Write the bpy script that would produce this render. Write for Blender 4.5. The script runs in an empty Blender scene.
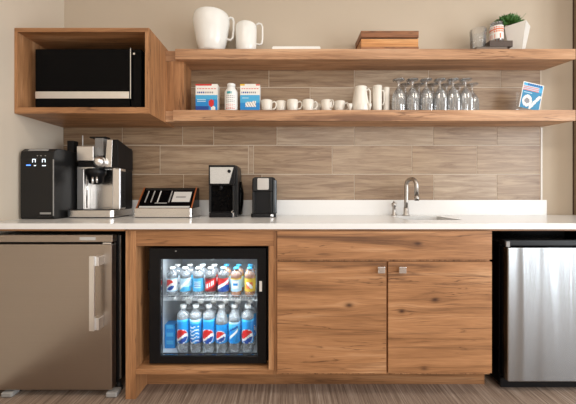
import bpy, bmesh, math, random
from mathutils import Vector, Matrix
random.seed(7)
C = bpy.context.scene.collection
PI = math.pi
# ------------------------------------------------------------------ camera, world, lights
F = 314.0            # focal length in pixels of a 576 px wide frame
ZC = 1.066           # camera height
cam = bpy.data.cameras.new('camera'); camo = bpy.data.objects.new('camera', cam); C.objects.link(camo)
camo.location = (0, 0, ZC); camo.rotation_euler = (PI/2, 0, 0)
cam.sensor_width = 36; cam.lens = 36*F/576; cam.shift_y = -9/576; cam.clip_start = .02
bpy.context.scene.camera = camo
w = bpy.data.worlds.new('world'); bpy.context.scene.world = w; w.use_nodes = True
w.node_tree.nodes['Background'].inputs[0].default_value = (.86, .93, 1, 1)
w.node_tree.nodes['Background'].inputs[1].default_value = .6
def area(name, loc, rot, sx, sy, power, col):
    l = bpy.data.lights.new(name, 'AREA'); l.shape = 'RECTANGLE'; l.size = sx; l.size_y = sy
    l.energy = power; l.color = col
    o = bpy.data.objects.new(name, l); C.objects.link(o); o.location = loc; o.rotation_euler = rot
    return o
# daylight through the three windows of the right-hand side wall; rear and ceiling lamps are added fill
for yy in (-1.55, -.55, .45):
    area('window_light', (3.55, yy, 1.30), (0, PI/2, 0), 2.3, .66, 34, (.90, .96, 1))
area('window_light', (.9, -2.75, 1.6), (PI/2, 0, 0), 2.6, 1.6, 34, (1, .97, .93))  # added front fill from behind the camera
area('ceiling_light', (-.5, .35, 2.86), (0, 0, 0), 1.2, .6, 9, (1, .90, .78))
area('ceiling_light', (1.4, .35, 2.86), (0, 0, 0), 1.2, .6, 13, (1, .90, .78))  # both overhead lamps are added soft fill
vs = bpy.context.scene.view_settings
vs.view_transform = 'Standard'; vs.look = 'None'; vs.gamma = 1; vs.use_curve_mapping = False; vs.exposure = .32

# ------------------------------------------------------------------ helpers
def X(px, d): return (px-288)*d/F
def Z(py, d): return ZC-(py-193)*d/F
def srgb(r, g, b):
    f = lambda c: (c/255/12.92) if c/255 <= .04045 else ((c/255+.055)/1.055)**2.4
    return (f(r), f(g), f(b), 1)
class N:
    """tiny node helper"""
    def __init__(s, name):
        s.m = bpy.data.materials.new(name); s.m.use_nodes = True; s.t = s.m.node_tree
        s.b = s.t.nodes['Principled BSDF']; s.out = s.t.nodes['Material Output']
    def n(s, typ, **kw):
        x = s.t.nodes.new(typ)
        for k, v in kw.items(): setattr(x, k, v)
        return x
    def l(s, a, b): s.t.links.new(a, b)
    def math(s, op, a, b=None, c=None):
        x = s.n('ShaderNodeMath', operation=op)
        for i, v in enumerate((a, b, c)):
            if v is None: continue
            if isinstance(v, (int, float)): x.inputs[i].default_value = v
            else: s.l(v, x.inputs[i])
        return x.outputs[0]
    def mix(s, f, a, b, mode='MIX'):
        x = s.n('ShaderNodeMix', data_type='RGBA', blend_type=mode)
        for i, v in ((0, f), (6, a), (7, b)):
            if isinstance(v, (int, float, tuple)): x.inputs[i].default_value = v
            else: s.l(v, x.inputs[i])
        return x.outputs[2]
    def noise(s, vec, scale, detail=4, rough=.55, dist=0):
        x = s.n('ShaderNodeTexNoise'); s.l(vec, x.inputs['Vector'])
        x.inputs['Scale'].default_value = scale; x.inputs['Detail'].default_value = detail
        x.inputs['Roughness'].default_value = rough; x.inputs['Distortion'].default_value = dist
        return x.outputs['Fac']
    def mapping(s, vec, scale, loc=(0, 0, 0)):
        x = s.n('ShaderNodeMapping'); s.l(vec, x.inputs[0]); x.inputs['Scale'].default_value = scale
        x.inputs['Location'].default_value = loc
        return x.outputs[0]
    def ramp(s, fac, stops):
        x = s.n('ShaderNodeValToRGB'); s.l(fac, x.inputs[0]); e = x.color_ramp.elements
        while len(e) < len(stops): e.new(.5)
        for q, (p, c) in zip(e, stops): q.position = p; q.color = c
        return x.outputs[0]
def mat(name, col, rough=.5, metal=0, emit=0, spec=None, noise=0, nscale=30, bump=0, aniso=0):
    k = N(name)
    k.b.inputs['Roughness'].default_value = rough; k.b.inputs['Metallic'].default_value = metal
    k.b.inputs['Base Color'].default_value = col
    if aniso:
        k.b.inputs['Anisotropic'].default_value = aniso
    tc = k.n('ShaderNodeTexCoord')
    nz = k.noise(tc.outputs['Object'], nscale, 3)
    a = noise or .03
    dk = tuple(c*(1-a) for c in col[:3])+(1,); lt = tuple(min(1, c*(1+a)) for c in col[:3])+(1,)
    k.l(k.mix(nz, dk, lt), k.b.inputs['Base Color'])
    if bump:
        bp = k.n('ShaderNodeBump'); bp.inputs['Strength'].default_value = bump; bp.inputs['Distance'].default_value = .002
        k.l(nz, bp.inputs['Height']); k.l(bp.outputs[0], k.b.inputs['Normal'])
    if emit:
        k.b.inputs['Emission Color'].default_value = col; k.b.inputs['Emission Strength'].default_value = emit
    if spec is not None: k.b.inputs['Specular IOR Level'].default_value = spec
    return k.m
def wood(name, axis='X', knots=(), bright=1.0, seed=0, cols=None, rough=.42):
    k = N(name); k.b.inputs['Roughness'].default_value = rough
    k.b.inputs['Specular IOR Level'].default_value = .35
    tc = k.n('ShaderNodeTexCoord')
    g = k.n('ShaderNodeNewGeometry')
    pos = g.outputs['Position']
    sx = k.n('ShaderNodeSeparateXYZ'); k.l(pos, sx.inputs[0])
    al = {'X': 0, 'Y': 1, 'Z': 2}[axis]
    # knots bend the grain: shift the across-grain coordinate near every knot
    shift = None; dark = None
    for (kx, kz, r, st) in knots:
        dx = k.math('SUBTRACT', sx.outputs[0], kx); dz = k.math('SUBTRACT', sx.outputs[2], kz)
        if axis == 'X': ea, ec = dx, dz
        else: ea, ec = dz, dx
        q = k.math('ADD', k.math('POWER', k.math('DIVIDE', k.math('ABSOLUTE', ea), r*4), 2.0), k.math('POWER', k.math('DIVIDE', k.math('ABSOLUTE', ec), r*2.0), 2.0))
        e = k.math('POWER', 2.718, k.math('MULTIPLY', q, -1.0))
        s_ = k.math('MULTIPLY', k.math('MULTIPLY', e, ec), -.75)
        q2 = k.math('ADD', k.math('POWER', k.math('DIVIDE', k.math('ABSOLUTE', ea), r*1.25), 2.0), k.math('POWER', k.math('DIVIDE', k.math('ABSOLUTE', ec), r*.75), 2.0))
        d_ = k.math('MULTIPLY', k.math('POWER', 2.718, k.math('MULTIPLY', q2, -1.0)), st)
        shift = s_ if shift is None else k.math('ADD', shift, s_)
        dark = d_ if dark is None else k.math('MAXIMUM', dark, d_)
    comb = k.n('ShaderNodeCombineXYZ')
    for i in range(3):
        src = sx.outputs[i]
        if shift is not None and i != al and i != 1: src = k.math('ADD', src, shift)
        k.l(src, comb.inputs[i])
    v = comb.outputs[0]
    sc = [15.0]*3; sc[al] = 1.1
    big = k.noise(k.mapping(v, tuple(sc), (seed*3.1, seed*1.7, seed*2.3)), 1.0, 5, .6, .9)
    sc = [60.0]*3; sc[al] = 2.0
    mid = k.noise(k.mapping(v, tuple(sc), (seed, seed, seed)), 1.0, 4, .6, .4)
    sc = [26.0]*3; sc[al] = 1.3
    ln = k.noise(k.mapping(v, tuple(sc), (seed*5.3, 2.0, seed*.7)), 1.0, 3, .5, 1.2)
    ridge = k.ramp(k.math('ABSOLUTE', k.math('SUBTRACT', ln, .5)), [(.0, (1, 1, 1, 1)), (.022, (0, 0, 0, 1))])
    sc = [9.0]*3; sc[al] = 2.2
    msk = k.ramp(k.noise(k.mapping(v, tuple(sc), (7, seed, 3)), 1.0, 2), [(.46, (0, 0, 0, 1)), (.60, (1, 1, 1, 1))])
    lnf = k.math('MULTIPLY', k.math('MULTIPLY', ridge, msk), .9)
    sc = [330.0]*3; sc[al] = 9.0
    fin = k.noise(k.mapping(v, tuple(sc)), 1.0, 2)
    c = cols or (srgb(112, 76, 50), srgb(164, 116, 77), srgb(184, 133, 91), srgb(204, 157, 116))
    c = [tuple(min(1, a*bright) for a in q[:3])+(1,) for q in c]
    col = k.ramp(big, [(.28, c[0]), (.42, c[1]), (.56, c[2]), (.70, c[3])])
    col = k.mix(k.ramp(mid, [(.32, (1, 1, 1, 1)), (.47, (0, 0, 0, 1))]), col, k.mix(.50, col, c[0]))
    col = k.mix(.40, col, k.ramp(fin, [(.3, (.42, .40, .38, 1)), (.65, (1, 1, 1, 1))]), 'MULTIPLY')
    col = k.mix(lnf, col, k.mix(.5, c[0], srgb(70, 44, 30)))
    if dark is not None:
        col = k.mix(dark, col, srgb(62, 36, 24))
    k.l(col, k.b.inputs['Base Color'])
    bp = k.n('ShaderNodeBump'); bp.inputs['Strength'].default_value = .12; bp.inputs['Distance'].default_value = .001
    k.l(mid, bp.inputs['Height']); k.l(bp.outputs[0], k.b.inputs['Normal'])
    return k.m
def thin_glass(name, tint=(1, 1, 1, 1), rough=.02, refl=1.0, opac=0.0, body=(1, 1, 1, 1)):
    """clear sheet: transparent with a Fresnel reflection; opac adds a little diffuse body"""
    k = N(name); t = k.t; t.nodes.remove(k.b)
    tr = k.n('ShaderNodeBsdfTransparent'); tr.inputs[0].default_value = tint
    gl = k.n('ShaderNodeBsdfGlossy'); gl.inputs['Roughness'].default_value = rough
    fr = k.n('ShaderNodeFresnel'); fr.inputs[0].default_value = 1.45
    mx = k.n('ShaderNodeMixShader'); k.l(k.math('MULTIPLY', fr.outputs[0], refl), mx.inputs[0]); k.l(tr.outputs[0], mx.inputs[1]); k.l(gl.outputs[0], mx.inputs[2])
    o = mx
    if opac:
        df = k.n('ShaderNodeBsdfDiffuse'); df.inputs[0].default_value = body
        m2 = k.n('ShaderNodeMixShader'); m2.inputs[0].default_value = opac
        k.l(mx.outputs[0], m2.inputs[1]); k.l(df.outputs[0], m2.inputs[2]); o = m2
    k.l(o.outputs[0], k.out.inputs[0])
    return k.m
# ---- geometry
def box(bm, x0, x1, y0, y1, z0, z1, bev=0, mi=0, seg=2):
    vs_ = [bm.verts.new((x, y, z)) for x in (x0, x1) for y in (y0, y1) for z in (z0, z1)]
    fs = []
    for q in ((0, 1, 3, 2), (4, 6, 7, 5), (0, 4, 5, 1), (2, 3, 7, 6), (0, 2, 6, 4), (1, 5, 7, 3)):
        f = bm.faces.new([vs_[i] for i in q]); f.material_index = mi; fs.append(f)
    bmesh.ops.recalc_face_normals(bm, faces=fs)
    if bev:
        es = list({e for f in fs for e in f.edges})
        bmesh.ops.bevel(bm, geom=es, offset=bev, segments=seg, affect='EDGES', profile=.5)
def prism(bm, pts, axis, a0, a1, bev=0, mi=0):
    """polygon pts in the plane across `axis`, extruded from a0 to a1. X:(y,z) Y:(x,z) Z:(x,y)"""
    def mk(p, a):
        return {'X': (a, p[0], p[1]), 'Y': (p[0], a, p[1]), 'Z': (p[0], p[1], a)}[axis]
    A = [bm.verts.new(mk(p, a0)) for p in pts]; B = [bm.verts.new(mk(p, a1)) for p in pts]
    fs = [bm.faces.new(A), bm.faces.new(B[::-1])]
    n = len(pts)
    for i in range(n): fs.append(bm.faces.new((A[i], B[i], B[(i+1) % n], A[(i+1) % n])))
    for f in fs: f.material_index = mi
    bmesh.ops.recalc_face_normals(bm, faces=fs)
    if bev:
        bmesh.ops.bevel(bm, geom=list({e for f in fs for e in f.edges}), offset=bev, segments=2, affect='EDGES', profile=.5)
def rrect(x0, x1, y0, y1, r, n=5, corners=(1, 1, 1, 1)):
    """rounded rectangle polygon; corners = (lower left, lower right, upper right, upper left)"""
    P = []
    for (cx, cy, a, on, kx, ky) in ((x0+r, y0+r, PI, corners[0], x0, y0), (x1-r, y0+r, 1.5*PI, corners[1], x1, y0),
                          (x1-r, y1-r, 0, corners[2], x1, y1), (x0+r, y1-r, PI/2, corners[3], x0, y1)):
        if on:
            for i in range(n+1): t = a+i/n*PI/2; P.append((cx+r*math.cos(t), cy+r*math.sin(t)))
        else: P.append((kx, ky))
    return P
def lathe(bm, prof, c=(0, 0, 0), seg=32, mi=0):
    rings = []
    for (r, z) in prof:
        if r < 1e-6: rings.append([bm.verts.new((c[0], c[1], c[2]+z))])
        else: rings.append([bm.verts.new((c[0]+r*math.cos(2*PI*i/seg), c[1]+r*math.sin(2*PI*i/seg), c[2]+z)) for i in range(seg)])
    fs = []
    for A, B in zip(rings, rings[1:]):
        for i in range(seg):
            j = (i+1) % seg
            if len(A) == 1 and len(B) == 1: continue
            if len(A) == 1: f = bm.faces.new((A[0], B[j], B[i]))
            elif len(B) == 1: f = bm.faces.new((A[i], A[j], B[0]))
            else: f = bm.faces.new((A[i], A[j], B[j], B[i]))
            f.smooth = True; f.material_index = mi; fs.append(f)
    bmesh.ops.recalc_face_normals(bm, faces=fs)
def tube(bm, path, r, seg=12, flat=1.0, mi=0):
    """tube along a path; r may be a list; flat scales the section in the path's side direction"""
    path = [Vector(p) for p in path]; n = len(path); rs = r if isinstance(r, (list, tuple)) else [r]*n
    up = None; rings = []
    for i, p in enumerate(path):
        d = (path[min(i+1, n-1)]-path[max(i-1, 0)]).normalized()
        if up is None:
            up = Vector((0, 0, 1)) if abs(d.z) < .9 else Vector((0, 1, 0))
        s = d.cross(up)
        if s.length < 1e-4: s = d.cross(Vector((1, 0, 0)))
        s.normalize(); u = s.cross(d).normalized(); up = u
        rings.append([bm.verts.new(p+(s*math.cos(2*PI*k/seg)*flat+u*math.sin(2*PI*k/seg))*rs[i]) for k in range(seg)])
    fs = []
    for A, B in zip(rings, rings[1:]):
        for i in range(seg):
            f = bm.faces.new((A[i], A[(i+1) % seg], B[(i+1) % seg], B[i])); f.smooth = True; f.material_index = mi; fs.append(f)
    fs.append(bm.faces.new(rings[0])); fs.append(bm.faces.new(rings[-1][::-1]))
    for f in fs: f.material_index = mi
    bmesh.ops.recalc_face_normals(bm, faces=fs)
def cylinder(bm, p0, p1, r, seg=20, mi=0): tube(bm, [p0, p1], r, seg, mi=mi)
def B(fn=None, *a, **k):
    bm = bmesh.new()
    if fn: fn(bm, *a, **k)
    return bm
def obj(name, bm, m, parent=None, world=True, loc=None, smooth=False):
    """link a bmesh as one object. world=True: vertices are in world space and get shifted into the parent's space"""
    me = bpy.data.meshes.new(name)
    if parent is not None and world:
        bmesh.ops.translate(bm, verts=bm.verts, vec=-tot_loc(parent))
        off = Vector((0, 0, 0))
    elif parent is None and world:
        # put the origin at the base centre
        xs = [v.co for v in bm.verts]
        lo = Vector((min(c[i] for c in xs) for i in range(3))); hi = Vector((max(c[i] for c in xs) for i in range(3)))
        off = Vector(((lo.x+hi.x)/2, (lo.y+hi.y)/2, lo.z))
        bmesh.ops.translate(bm, verts=bm.verts, vec=-off)
    else: off = Vector(loc or (0, 0, 0))
    if smooth:
        for f in bm.faces: f.smooth = True
    bm.to_mesh(me); bm.free()
    for q in (m if isinstance(m, (list, tuple)) else [m]): me.materials.append(q)
    o = bpy.data.objects.new(name, me); C.objects.link(o); o.location = off
    if parent is not None: o.parent = parent
    return o
def tot_loc(o):
    v = Vector((0, 0, 0))
    while o is not None: v += o.location; o = o.parent
    return v
def tag(o, label, cat, group=None, kind=None):
    o['label'] = label; o['category'] = cat
    if group: o['group'] = group
    if kind: o['kind'] = kind
    return o
def thing(name, label, cat, loc, group=None, rotz=0):
    o = bpy.data.objects.new(name, None); C.objects.link(o); o.location = loc; o.rotation_euler = (0, 0, rotz)
    o.empty_display_size = .05
    return tag(o, label, cat, group)
def struct(name, bm, m, parent=None):
    o = obj(name, bm, m, parent)
    if parent is None: o['kind'] = 'structure'
    return o
def dup(o, loc=None, label=None, parent=None):
    c = o.copy(); C.objects.link(c)
    if parent is not None: c.parent = parent
    for ch in [q for q in list(bpy.data.objects) if q.parent == o]: dup(ch, parent=c)
    if loc is not None: c.location = loc
    if label: c['label'] = label
    return c

# ------------------------------------------------------------------ materials
M = {}
M['wall'] = mat('wall_paint', srgb(197, 182, 163), .75, noise=.02, nscale=6, spec=.2)
M['wall_left'] = mat('wall_paint_left', srgb(212, 199, 182), .75, noise=.02, nscale=6, spec=.2)  # same paint as the back wall, lightened for the light it catches
M['ceil'] = mat('ceiling_white', srgb(225, 220, 212), .8, noise=.02)
M['bronze_trim'] = mat('bronze_trim', srgb(140, 118, 96), .5, 0, noise=.05)  # wall colour darkened for the shaded side of the return wall
M['dark_trim'] = mat('dark_trim', srgb(70, 48, 34), .5)
M['wood_h'] = wood('oak_horizontal', 'X', seed=1)
M['wood_v'] = wood('oak_vertical', 'Z', seed=2)
M['wood_shelf'] = wood('oak_shelf', 'X', seed=3, cols=(srgb(130, 92, 66), srgb(182, 137, 101), srgb(200, 154, 117), srgb(216, 174, 138)))
M['wood_drawer'] = wood('oak_drawer', 'X', knots=((X(417.5, 1.61), Z(243.5, 1.61), .016, .85), (X(352, 1.61), Z(247, 1.61), .006, .3)), seed=4)
M['wood_door_a'] = wood('oak_door_a', 'X', knots=((X(349, 1.61), Z(305, 1.61), .016, .9), (X(312, 1.61), Z(356, 1.61), .008, .35)), seed=5)
M['wood_door_b'] = wood('oak_door_b', 'X', knots=((X(401.5, 1.61), Z(311, 1.61), .015, .98), (X(434.5, 1.61), Z(299.5, 1.61), .014, .9), (X(424, 1.61), Z(368, 1.61), .014, .6), (X(466, 1.61), Z(288, 1.61), .005, .5)), seed=6)
M['wood_kick'] = wood('oak_plinth', 'X', seed=8, bright=.8)  # same oak, darkened for the shadow of the toe recess
M['wood_dark'] = wood('board_wood', 'X', seed=9, cols=(srgb(96, 58, 34), srgb(140, 88, 54), srgb(158, 104, 66), srgb(176, 122, 82)))
M['wood_light'] = wood('crate_wood', 'X', seed=12, cols=(srgb(150, 92, 46), srgb(202, 138, 80), srgb(218, 156, 98), srgb(230, 174, 116)))
M['quartz'] = mat('white_quartz', srgb(234, 233, 232), .2, noise=.015, nscale=60, spec=.5)
M['black'] = mat('black_plastic', (.006, .006, .007, 1), .35, spec=.22)
M['black_matte'] = mat('black_matte', (.004, .004, .005, 1), .7, spec=.08)
M['black_gloss'] = mat('black_gloss', (.002, .002, .0025, 1), .12, spec=.08)
M['charcoal'] = mat('charcoal_plastic', (.014, .0135, .0135, 1), .36, spec=.28)
M['rubber'] = mat('black_rubber', (.012, .012, .012, 1), .7)
M['grey'] = mat('grey_plastic', srgb(150, 148, 146), .45)
M['grey_lt'] = mat('light_grey_plastic', srgb(205, 203, 200), .4)
M['chrome'] = mat('polished_chrome', (.82, .82, .83, 1), .12, 1)
M['nickel'] = mat('brushed_nickel', (.50, .47, .44, 1), .38, 1)
M['steel'] = mat('brushed_steel', (.74, .725, .71, 1), .24, 1, noise=.04, nscale=8)
M['steel_lt'] = mat('light_steel', (.88, .87, .86, 1), .32, 1)
M['ceramic'] = mat('white_ceramic', srgb(240, 238, 233), .18, spec=.5)
M['ceramic_warm'] = mat('cream_ceramic', srgb(232, 226, 216), .22)
M['white'] = mat('white_plastic', srgb(238, 238, 236), .35)
M['paper'] = mat('white_paper', srgb(236, 233, 228), .6)
M['blue'] = mat('label_blue', srgb(24, 134, 205), .35)
M['leaflet'] = mat('leaflet_blue', srgb(44, 132, 176), .45)
M['blue_dk'] = mat('label_dark_blue', srgb(20, 70, 150), .35)
M['sky'] = mat('label_sky_blue', srgb(70, 170, 218), .35)
M['pale'] = mat('label_pale_blue', srgb(176, 212, 232), .35)
M['red'] = mat('label_red', srgb(205, 40, 38), .35)
M['maroon'] = mat('label_maroon', srgb(120, 20, 30), .35)
M['orange'] = mat('label_orange', srgb(226, 110, 60), .4)
M['yellow'] = mat('label_yellow', srgb(232, 190, 60), .4)
M['teal'] = mat('label_teal', srgb(60, 160, 170), .4)
M['txt'] = mat('label_grey_print', srgb(140, 140, 145), .5)
M['txtred'] = mat('label_red_print', srgb(214, 110, 100), .5)
M['copper'] = mat('copper_edge', srgb(196, 112, 66), .35, .6)
M['leaf'] = mat('leaf_green', srgb(66, 112, 48), .5, noise=.35, nscale=40)
M['soil'] = mat('soil', srgb(50, 36, 26), .9, noise=.3, nscale=90)
M['pet'] = thin_glass('clear_bottle_plastic', (.97, .985, .99, 1), .08, 1.6, .15, (.9, .95, 1, 1))
M['pane'] = thin_glass('clear_door_glass', (.95, .965, .97, 1), .01, .7)
M['acrylic'] = thin_glass('clear_acrylic', (.99, .995, 1, 1), .03, .8, .07)
M['water'] = thin_glass('clear_water', (.95, .975, .99, 1), .03, .8, .12, (.85, .93, 1, 1))
M['cola'] = mat('dark_cola', (.02, .007, .004, 1), .15)
M['juice'] = mat('orange_juice', srgb(228, 140, 34), .2)
M['liner'] = mat('white_cooler_liner', srgb(205, 210, 214), .4)
M['led'] = mat('white_display_light', (.75, .88, 1, 1), .4, emit=1.6)
M['led_blue'] = mat('blue_display_light', (.10, .30, 1, 1), .4, emit=1.4)
def clear_glass():
    k = N('clear_drinking_glass'); b = k.b
    b.inputs['Transmission Weight'].default_value = 1; b.inputs['Roughness'].default_value = .0
    b.inputs['IOR'].default_value = 1.45; b.inputs['Base Color'].default_value = (.98, .99, 1, 1)
    return k.m
M['glass'] = thin_glass('clear_drinking_glass', (.99, .995, 1, 1), .10, 6.0, .08, (1, 1, 1, 1))
# brushed door of the left refrigerator and of the right one (fine vertical brushing)
def brushed(name, col, rough, axis_scale, bump=.05):
    k = N(name); k.b.inputs['Metallic'].default_value = 1
    tc = k.n('ShaderNodeTexCoord')
    nz = k.noise(k.mapping(tc.outputs['Object'], axis_scale), 1, 3)
    dk = tuple(c*.93 for c in col[:3])+(1,)
    k.l(k.mix(nz, dk, col), k.b.inputs['Base Color']); k.b.inputs['Roughness'].default_value = rough
    bp = k.n('ShaderNodeBump'); bp.inputs['Strength'].default_value = bump; bp.inputs['Distance'].default_value = .001
    k.l(nz, bp.inputs['Height']); k.l(bp.outputs[0], k.b.inputs['Normal'])
    return k
M['fridge_left'] = brushed('bronze_steel_door', (.45, .39, .34, 1), .30, (2, 2, 300)).m
k = brushed('silver_steel_door', (.40, .415, .43, 1), .17, (300, 300, 2), .02)
# the thin sheet of the door is gently wavy, which draws the window reflections into tall soft bands
tc = k.n('ShaderNodeTexCoord'); wv = k.noise(k.mapping(tc.outputs['Object'], (5.5, 1, .45)), 1, 1, .4, .6)
bp = k.n('ShaderNodeBump'); bp.inputs['Strength'].default_value = .8; bp.inputs['Distance'].default_value = .022
k.l(wv, bp.inputs['Height']); k.l(bp.outputs[0], k.b.inputs['Normal'])
k.b.inputs['Anisotropic'].default_value = .85; k.b.inputs['Roughness'].default_value = .26
tg = k.n('ShaderNodeTangent', direction_type='RADIAL', axis='Z'); k.l(tg.outputs[0], k.b.inputs['Tangent']); k.b.inputs['Anisotropic Rotation'].default_value = .25
M['fridge_right'] = k.m

# floor: carpet tile with fine stripes running into the depth
k = N('striated_floor'); g = k.n('ShaderNodeNewGeometry'); v = g.outputs['Position']
a = k.noise(k.mapping(v, (95, 2.6, 1)), 1, 4, .75, .2); b_ = k.noise(k.mapping(v, (9, .8, 1)), 1, 2); c_ = k.noise(k.mapping(v, (45, 5, 1)), 1, 3)
col = k.ramp(a, [(.32, srgb(84, 68, 58)), (.46, srgb(136, 116, 102)), (.58, srgb(172, 153, 138)), (.72, srgb(214, 200, 186))])
col = k.mix(k.math('MULTIPLY', c_, .5), col, srgb(122, 104, 92)); col = k.mix(k.math('MULTIPLY', b_, .35), col, srgb(140, 120, 104))
k.l(col, k.b.inputs['Base Color']); k.b.inputs['Roughness'].default_value = .65; k.b.inputs['Specular IOR Level'].default_value = .25
bp = k.n('ShaderNodeBump'); bp.inputs['Strength'].default_value = .3; bp.inputs['Distance'].default_value = .003
k.l(a, bp.inputs['Height']); k.l(bp.outputs[0], k.b.inputs['Normal']); M['floor'] = k.m
# tiles: wood-look porcelain, random tone per tile plus painted light from the right (vertex colour)
k = N('wood_look_tile'); g = k.n('ShaderNodeNewGeometry'); at = k.n('ShaderNodeVertexColor', layer_name='tone')
sp = k.n('ShaderNodeSeparateColor'); k.l(at.outputs[0], sp.inputs[0])
off = k.n('ShaderNodeCombineXYZ'); k.l(k.math('MULTIPLY', sp.outputs[1], 40), off.inputs[0]); k.l(k.math('MULTIPLY', sp.outputs[1], 23), off.inputs[2])
ad = k.n('ShaderNodeVectorMath', operation='ADD'); k.l(g.outputs['Position'], ad.inputs[0]); k.l(off.outputs[0], ad.inputs[1]); v = ad.outputs[0]
a = k.noise(k.mapping(v, (2.6, 1, 34)), 1, 6, .68, 1.0); b_ = k.noise(k.mapping(v, (6, 1, 130)), 1, 3)
lo = k.mix(sp.outputs[0], srgb(126, 98, 74), srgb(170, 149, 128)); hi = k.mix(sp.outputs[0], srgb(164, 138, 110), srgb(206, 190, 170))
col = k.mix(k.ramp(a, [(.36, (0, 0, 0, 1)), (.62, (1, 1, 1, 1))]), lo, hi)
col = k.mix(.3, col, k.ramp(b_, [(.3, (.55, .53, .52, 1)), (.6, (1, 1, 1, 1))]), 'MULTIPLY')
k.l(col, k.b.inputs['Base Color']); k.b.inputs['Roughness'].default_value = .38; M['tile'] = k.m
M['grout'] = mat('grout', srgb(212, 199, 182), .8)

# ------------------------------------------------------------------ the room
XL, XR, YB, YP = -1.597, 2.033, 2.24, 1.99      # left wall, right return wall, back wall, face of the wall right of the niche
H = 2.9; XE = 3.62; YR = -2.8
struct('floor', B(box, XL-.15, XE+.15, YR-.15, YB+.15, -.06, 0), M['floor'])
struct('ceiling', B(box, XL-.15, XE+.15, YR-.15, YB+.15, H, H+.06), M['ceil'])
struct('wall_back', B(box, XL-.12, XR+.10, YB, YB+.12, 0, H), M['wall'])
struct('wall_left', B(box, XL-.12, XL, YR, YB, 0, H), M['wall_left'])
bm = B(box, XR, XE+.12, YP, YB, 0, H)
struct('wall_back_right', bm, M['wall'])
# shade painted on the return wall: dark inner corner line, brown side face
struct('trim_1', B(box, XR-.0035, XR-.0005, YB-.014, YB-.0005, .9125, H-.001), M['dark_trim'])
struct('trim_2', B(box, XR-.0038, XR-.0002, YP+.001, YB-.0145, .9125, H-.001), M['bronze_trim'])
# right-hand wall with three windows
bm = bmesh.new(); ys = [YR]
wins = [(-1.93, -1.17), (-.93, -.17), (.07, .83)]
box(bm, XE, XE+.12, YR, YP, 0, .08); box(bm, XE, XE+.12, YR, YP, 2.52, H)
e = YR
for a0, a1 in wins: box(bm, XE, XE+.12, e, a0, .08, 2.52); e = a1
box(bm, XE, XE+.12, e, YP, .08, 2.52)
struct('wall_right', bm, M['wall'])
for i, (a0, a1) in enumerate(wins):
    f = bmesh.new()
    box(f, XE+.03, XE+.08, a0, a0+.04, .08, 2.52); box(f, XE+.03, XE+.08, a1-.04, a1, .08, 2.52)
    box(f, XE+.03, XE+.08, a0+.04, a1-.04, .08, .12); box(f, XE+.03, XE+.08, a0+.04, a1-.04, 2.48, 2.52)
    wo = struct('window_%d' % (i+1), f, M['dark_trim'])
    obj('pane', B(box, XE+.05, XE+.056, a0+.04, a1-.04, .12, 2.48), M['pane'], wo)
bm = bmesh.new()
box(bm, XL-.12, XE+.12, YR-.12, YR, 0, .75); box(bm, XL-.12, XE+.12, YR-.12, YR, 2.45, H)
box(bm, XL-.12, -.45, YR-.12, YR, .75, 2.45); box(bm, 2.25, XE+.12, YR-.12, YR, .75, 2.45)
struct('wall_rear', bm, M['wall'])

# tiled backsplash: grout bed and tiles, one mesh
bm = bmesh.new(); cl = bm.loops.layers.color.new('tone')
tx0, tx1 = XL+.001, X(540.5, YB)
rows = [1.199-.205+.001, 1.199, 1.405, 1.610, 1.815, 1.99]
joints = {0: [184, 262, 354, 433, 496], 1: [98, 160.6, 248.5, 253.7, 332, 411.5, 476], 2: [123, 183, 214, 277, 354, 432.5, 496],
          3: [100, 160.6, 238, 310, 385, 455, 520], 4: [120, 190, 269, 354, 428, 500]}
def tone(f, r, g):
    for l in f.loops: l[cl] = (r, g, 0, 1)
box(bm, tx0, tx1, YB-.008, YB-.0005, .9125, rows[-1], mi=1)
rt = random.Random(11)
for r in range(5):
    xs = [tx0]+[X(p, YB) for p in joints[r]]+[tx1-.008]
    for a0, a1 in zip(xs, xs[1:]):
        if a1-a0 < .01: continue
        n0 = len(bm.faces); g_ = .0022
        f0 = set(bm.faces)
        box(bm, a0+g_, a1-g_, YB-.0105, YB-.0081, rows[r]+g_, rows[r+1]-g_)
        cx = (a0+a1)/2
        base = .10+.55*max(0, min(1, (cx+1.4)/3.0)); tn = max(0, min(1, base+rt.uniform(-.28, .28)))  # tiles brighten to the right: window light painted into the tone
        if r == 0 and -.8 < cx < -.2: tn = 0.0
        if a1-a0 < .06: tn = .6
        sd = rt.random()
        for f in set(bm.faces)-f0: tone(f, tn, sd)
bm2 = bm
wb = struct('wall_tile_backsplash', bm2, [M['tile'], M['grout']])
struct('trim_3', B(box, tx1-.0065, tx1+.004, YB-.0125, YB-.0005, 1.017, 1.53), M['paper'])

# ------------------------------------------------------------------ base cabinets
CT, CB = .911, .882
kick_y = 1.752
g = thing('beverage_cooler_cabinet', 'oak open cabinet surround with plinth framing the glass-door drinks cooler', 'cabinet', ((X(125.5, 1.622)-.07)/2, 1.9, 0))
xa, xb = X(125.5, 1.622), X(135.8, 1.622)
xc, xd = X(268.6, 1.622), X(274, 1.622)
rail_z = Z(246, 1.622); sh_t, sh_b = Z(369.8, 1.622), Z(374.5, 1.622)
obj('side_panel', B(box, xa, xb, 1.622, 2.2, 0, CB-.012, .0012), M['wood_v'], g)
obj('side_panel', B(box, xc, xd, 1.622, 2.2, sh_t, rail_z, .0012), M['wood_v'], g)
obj('top_rail', B(box, xb+.0002, xd, 1.6221, 1.66, rail_z, CB-.012, .0012), M['wood_h'], g)
obj('bottom_board', B(box, xb+.0002, xd, 1.6221, 2.2, sh_b, sh_t-.0002, .0012), M['wood_h'], g)
obj('back_panel', B(box, xb+.0002, xc-.0002, 2.18, 2.2, sh_t, CB-.012), M['black_matte'], g)
obj('plinth', B(box, xb+.001, xd, kick_y, kick_y+.018, .0, sh_b-.0002), M['wood_kick'], g)
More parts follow.
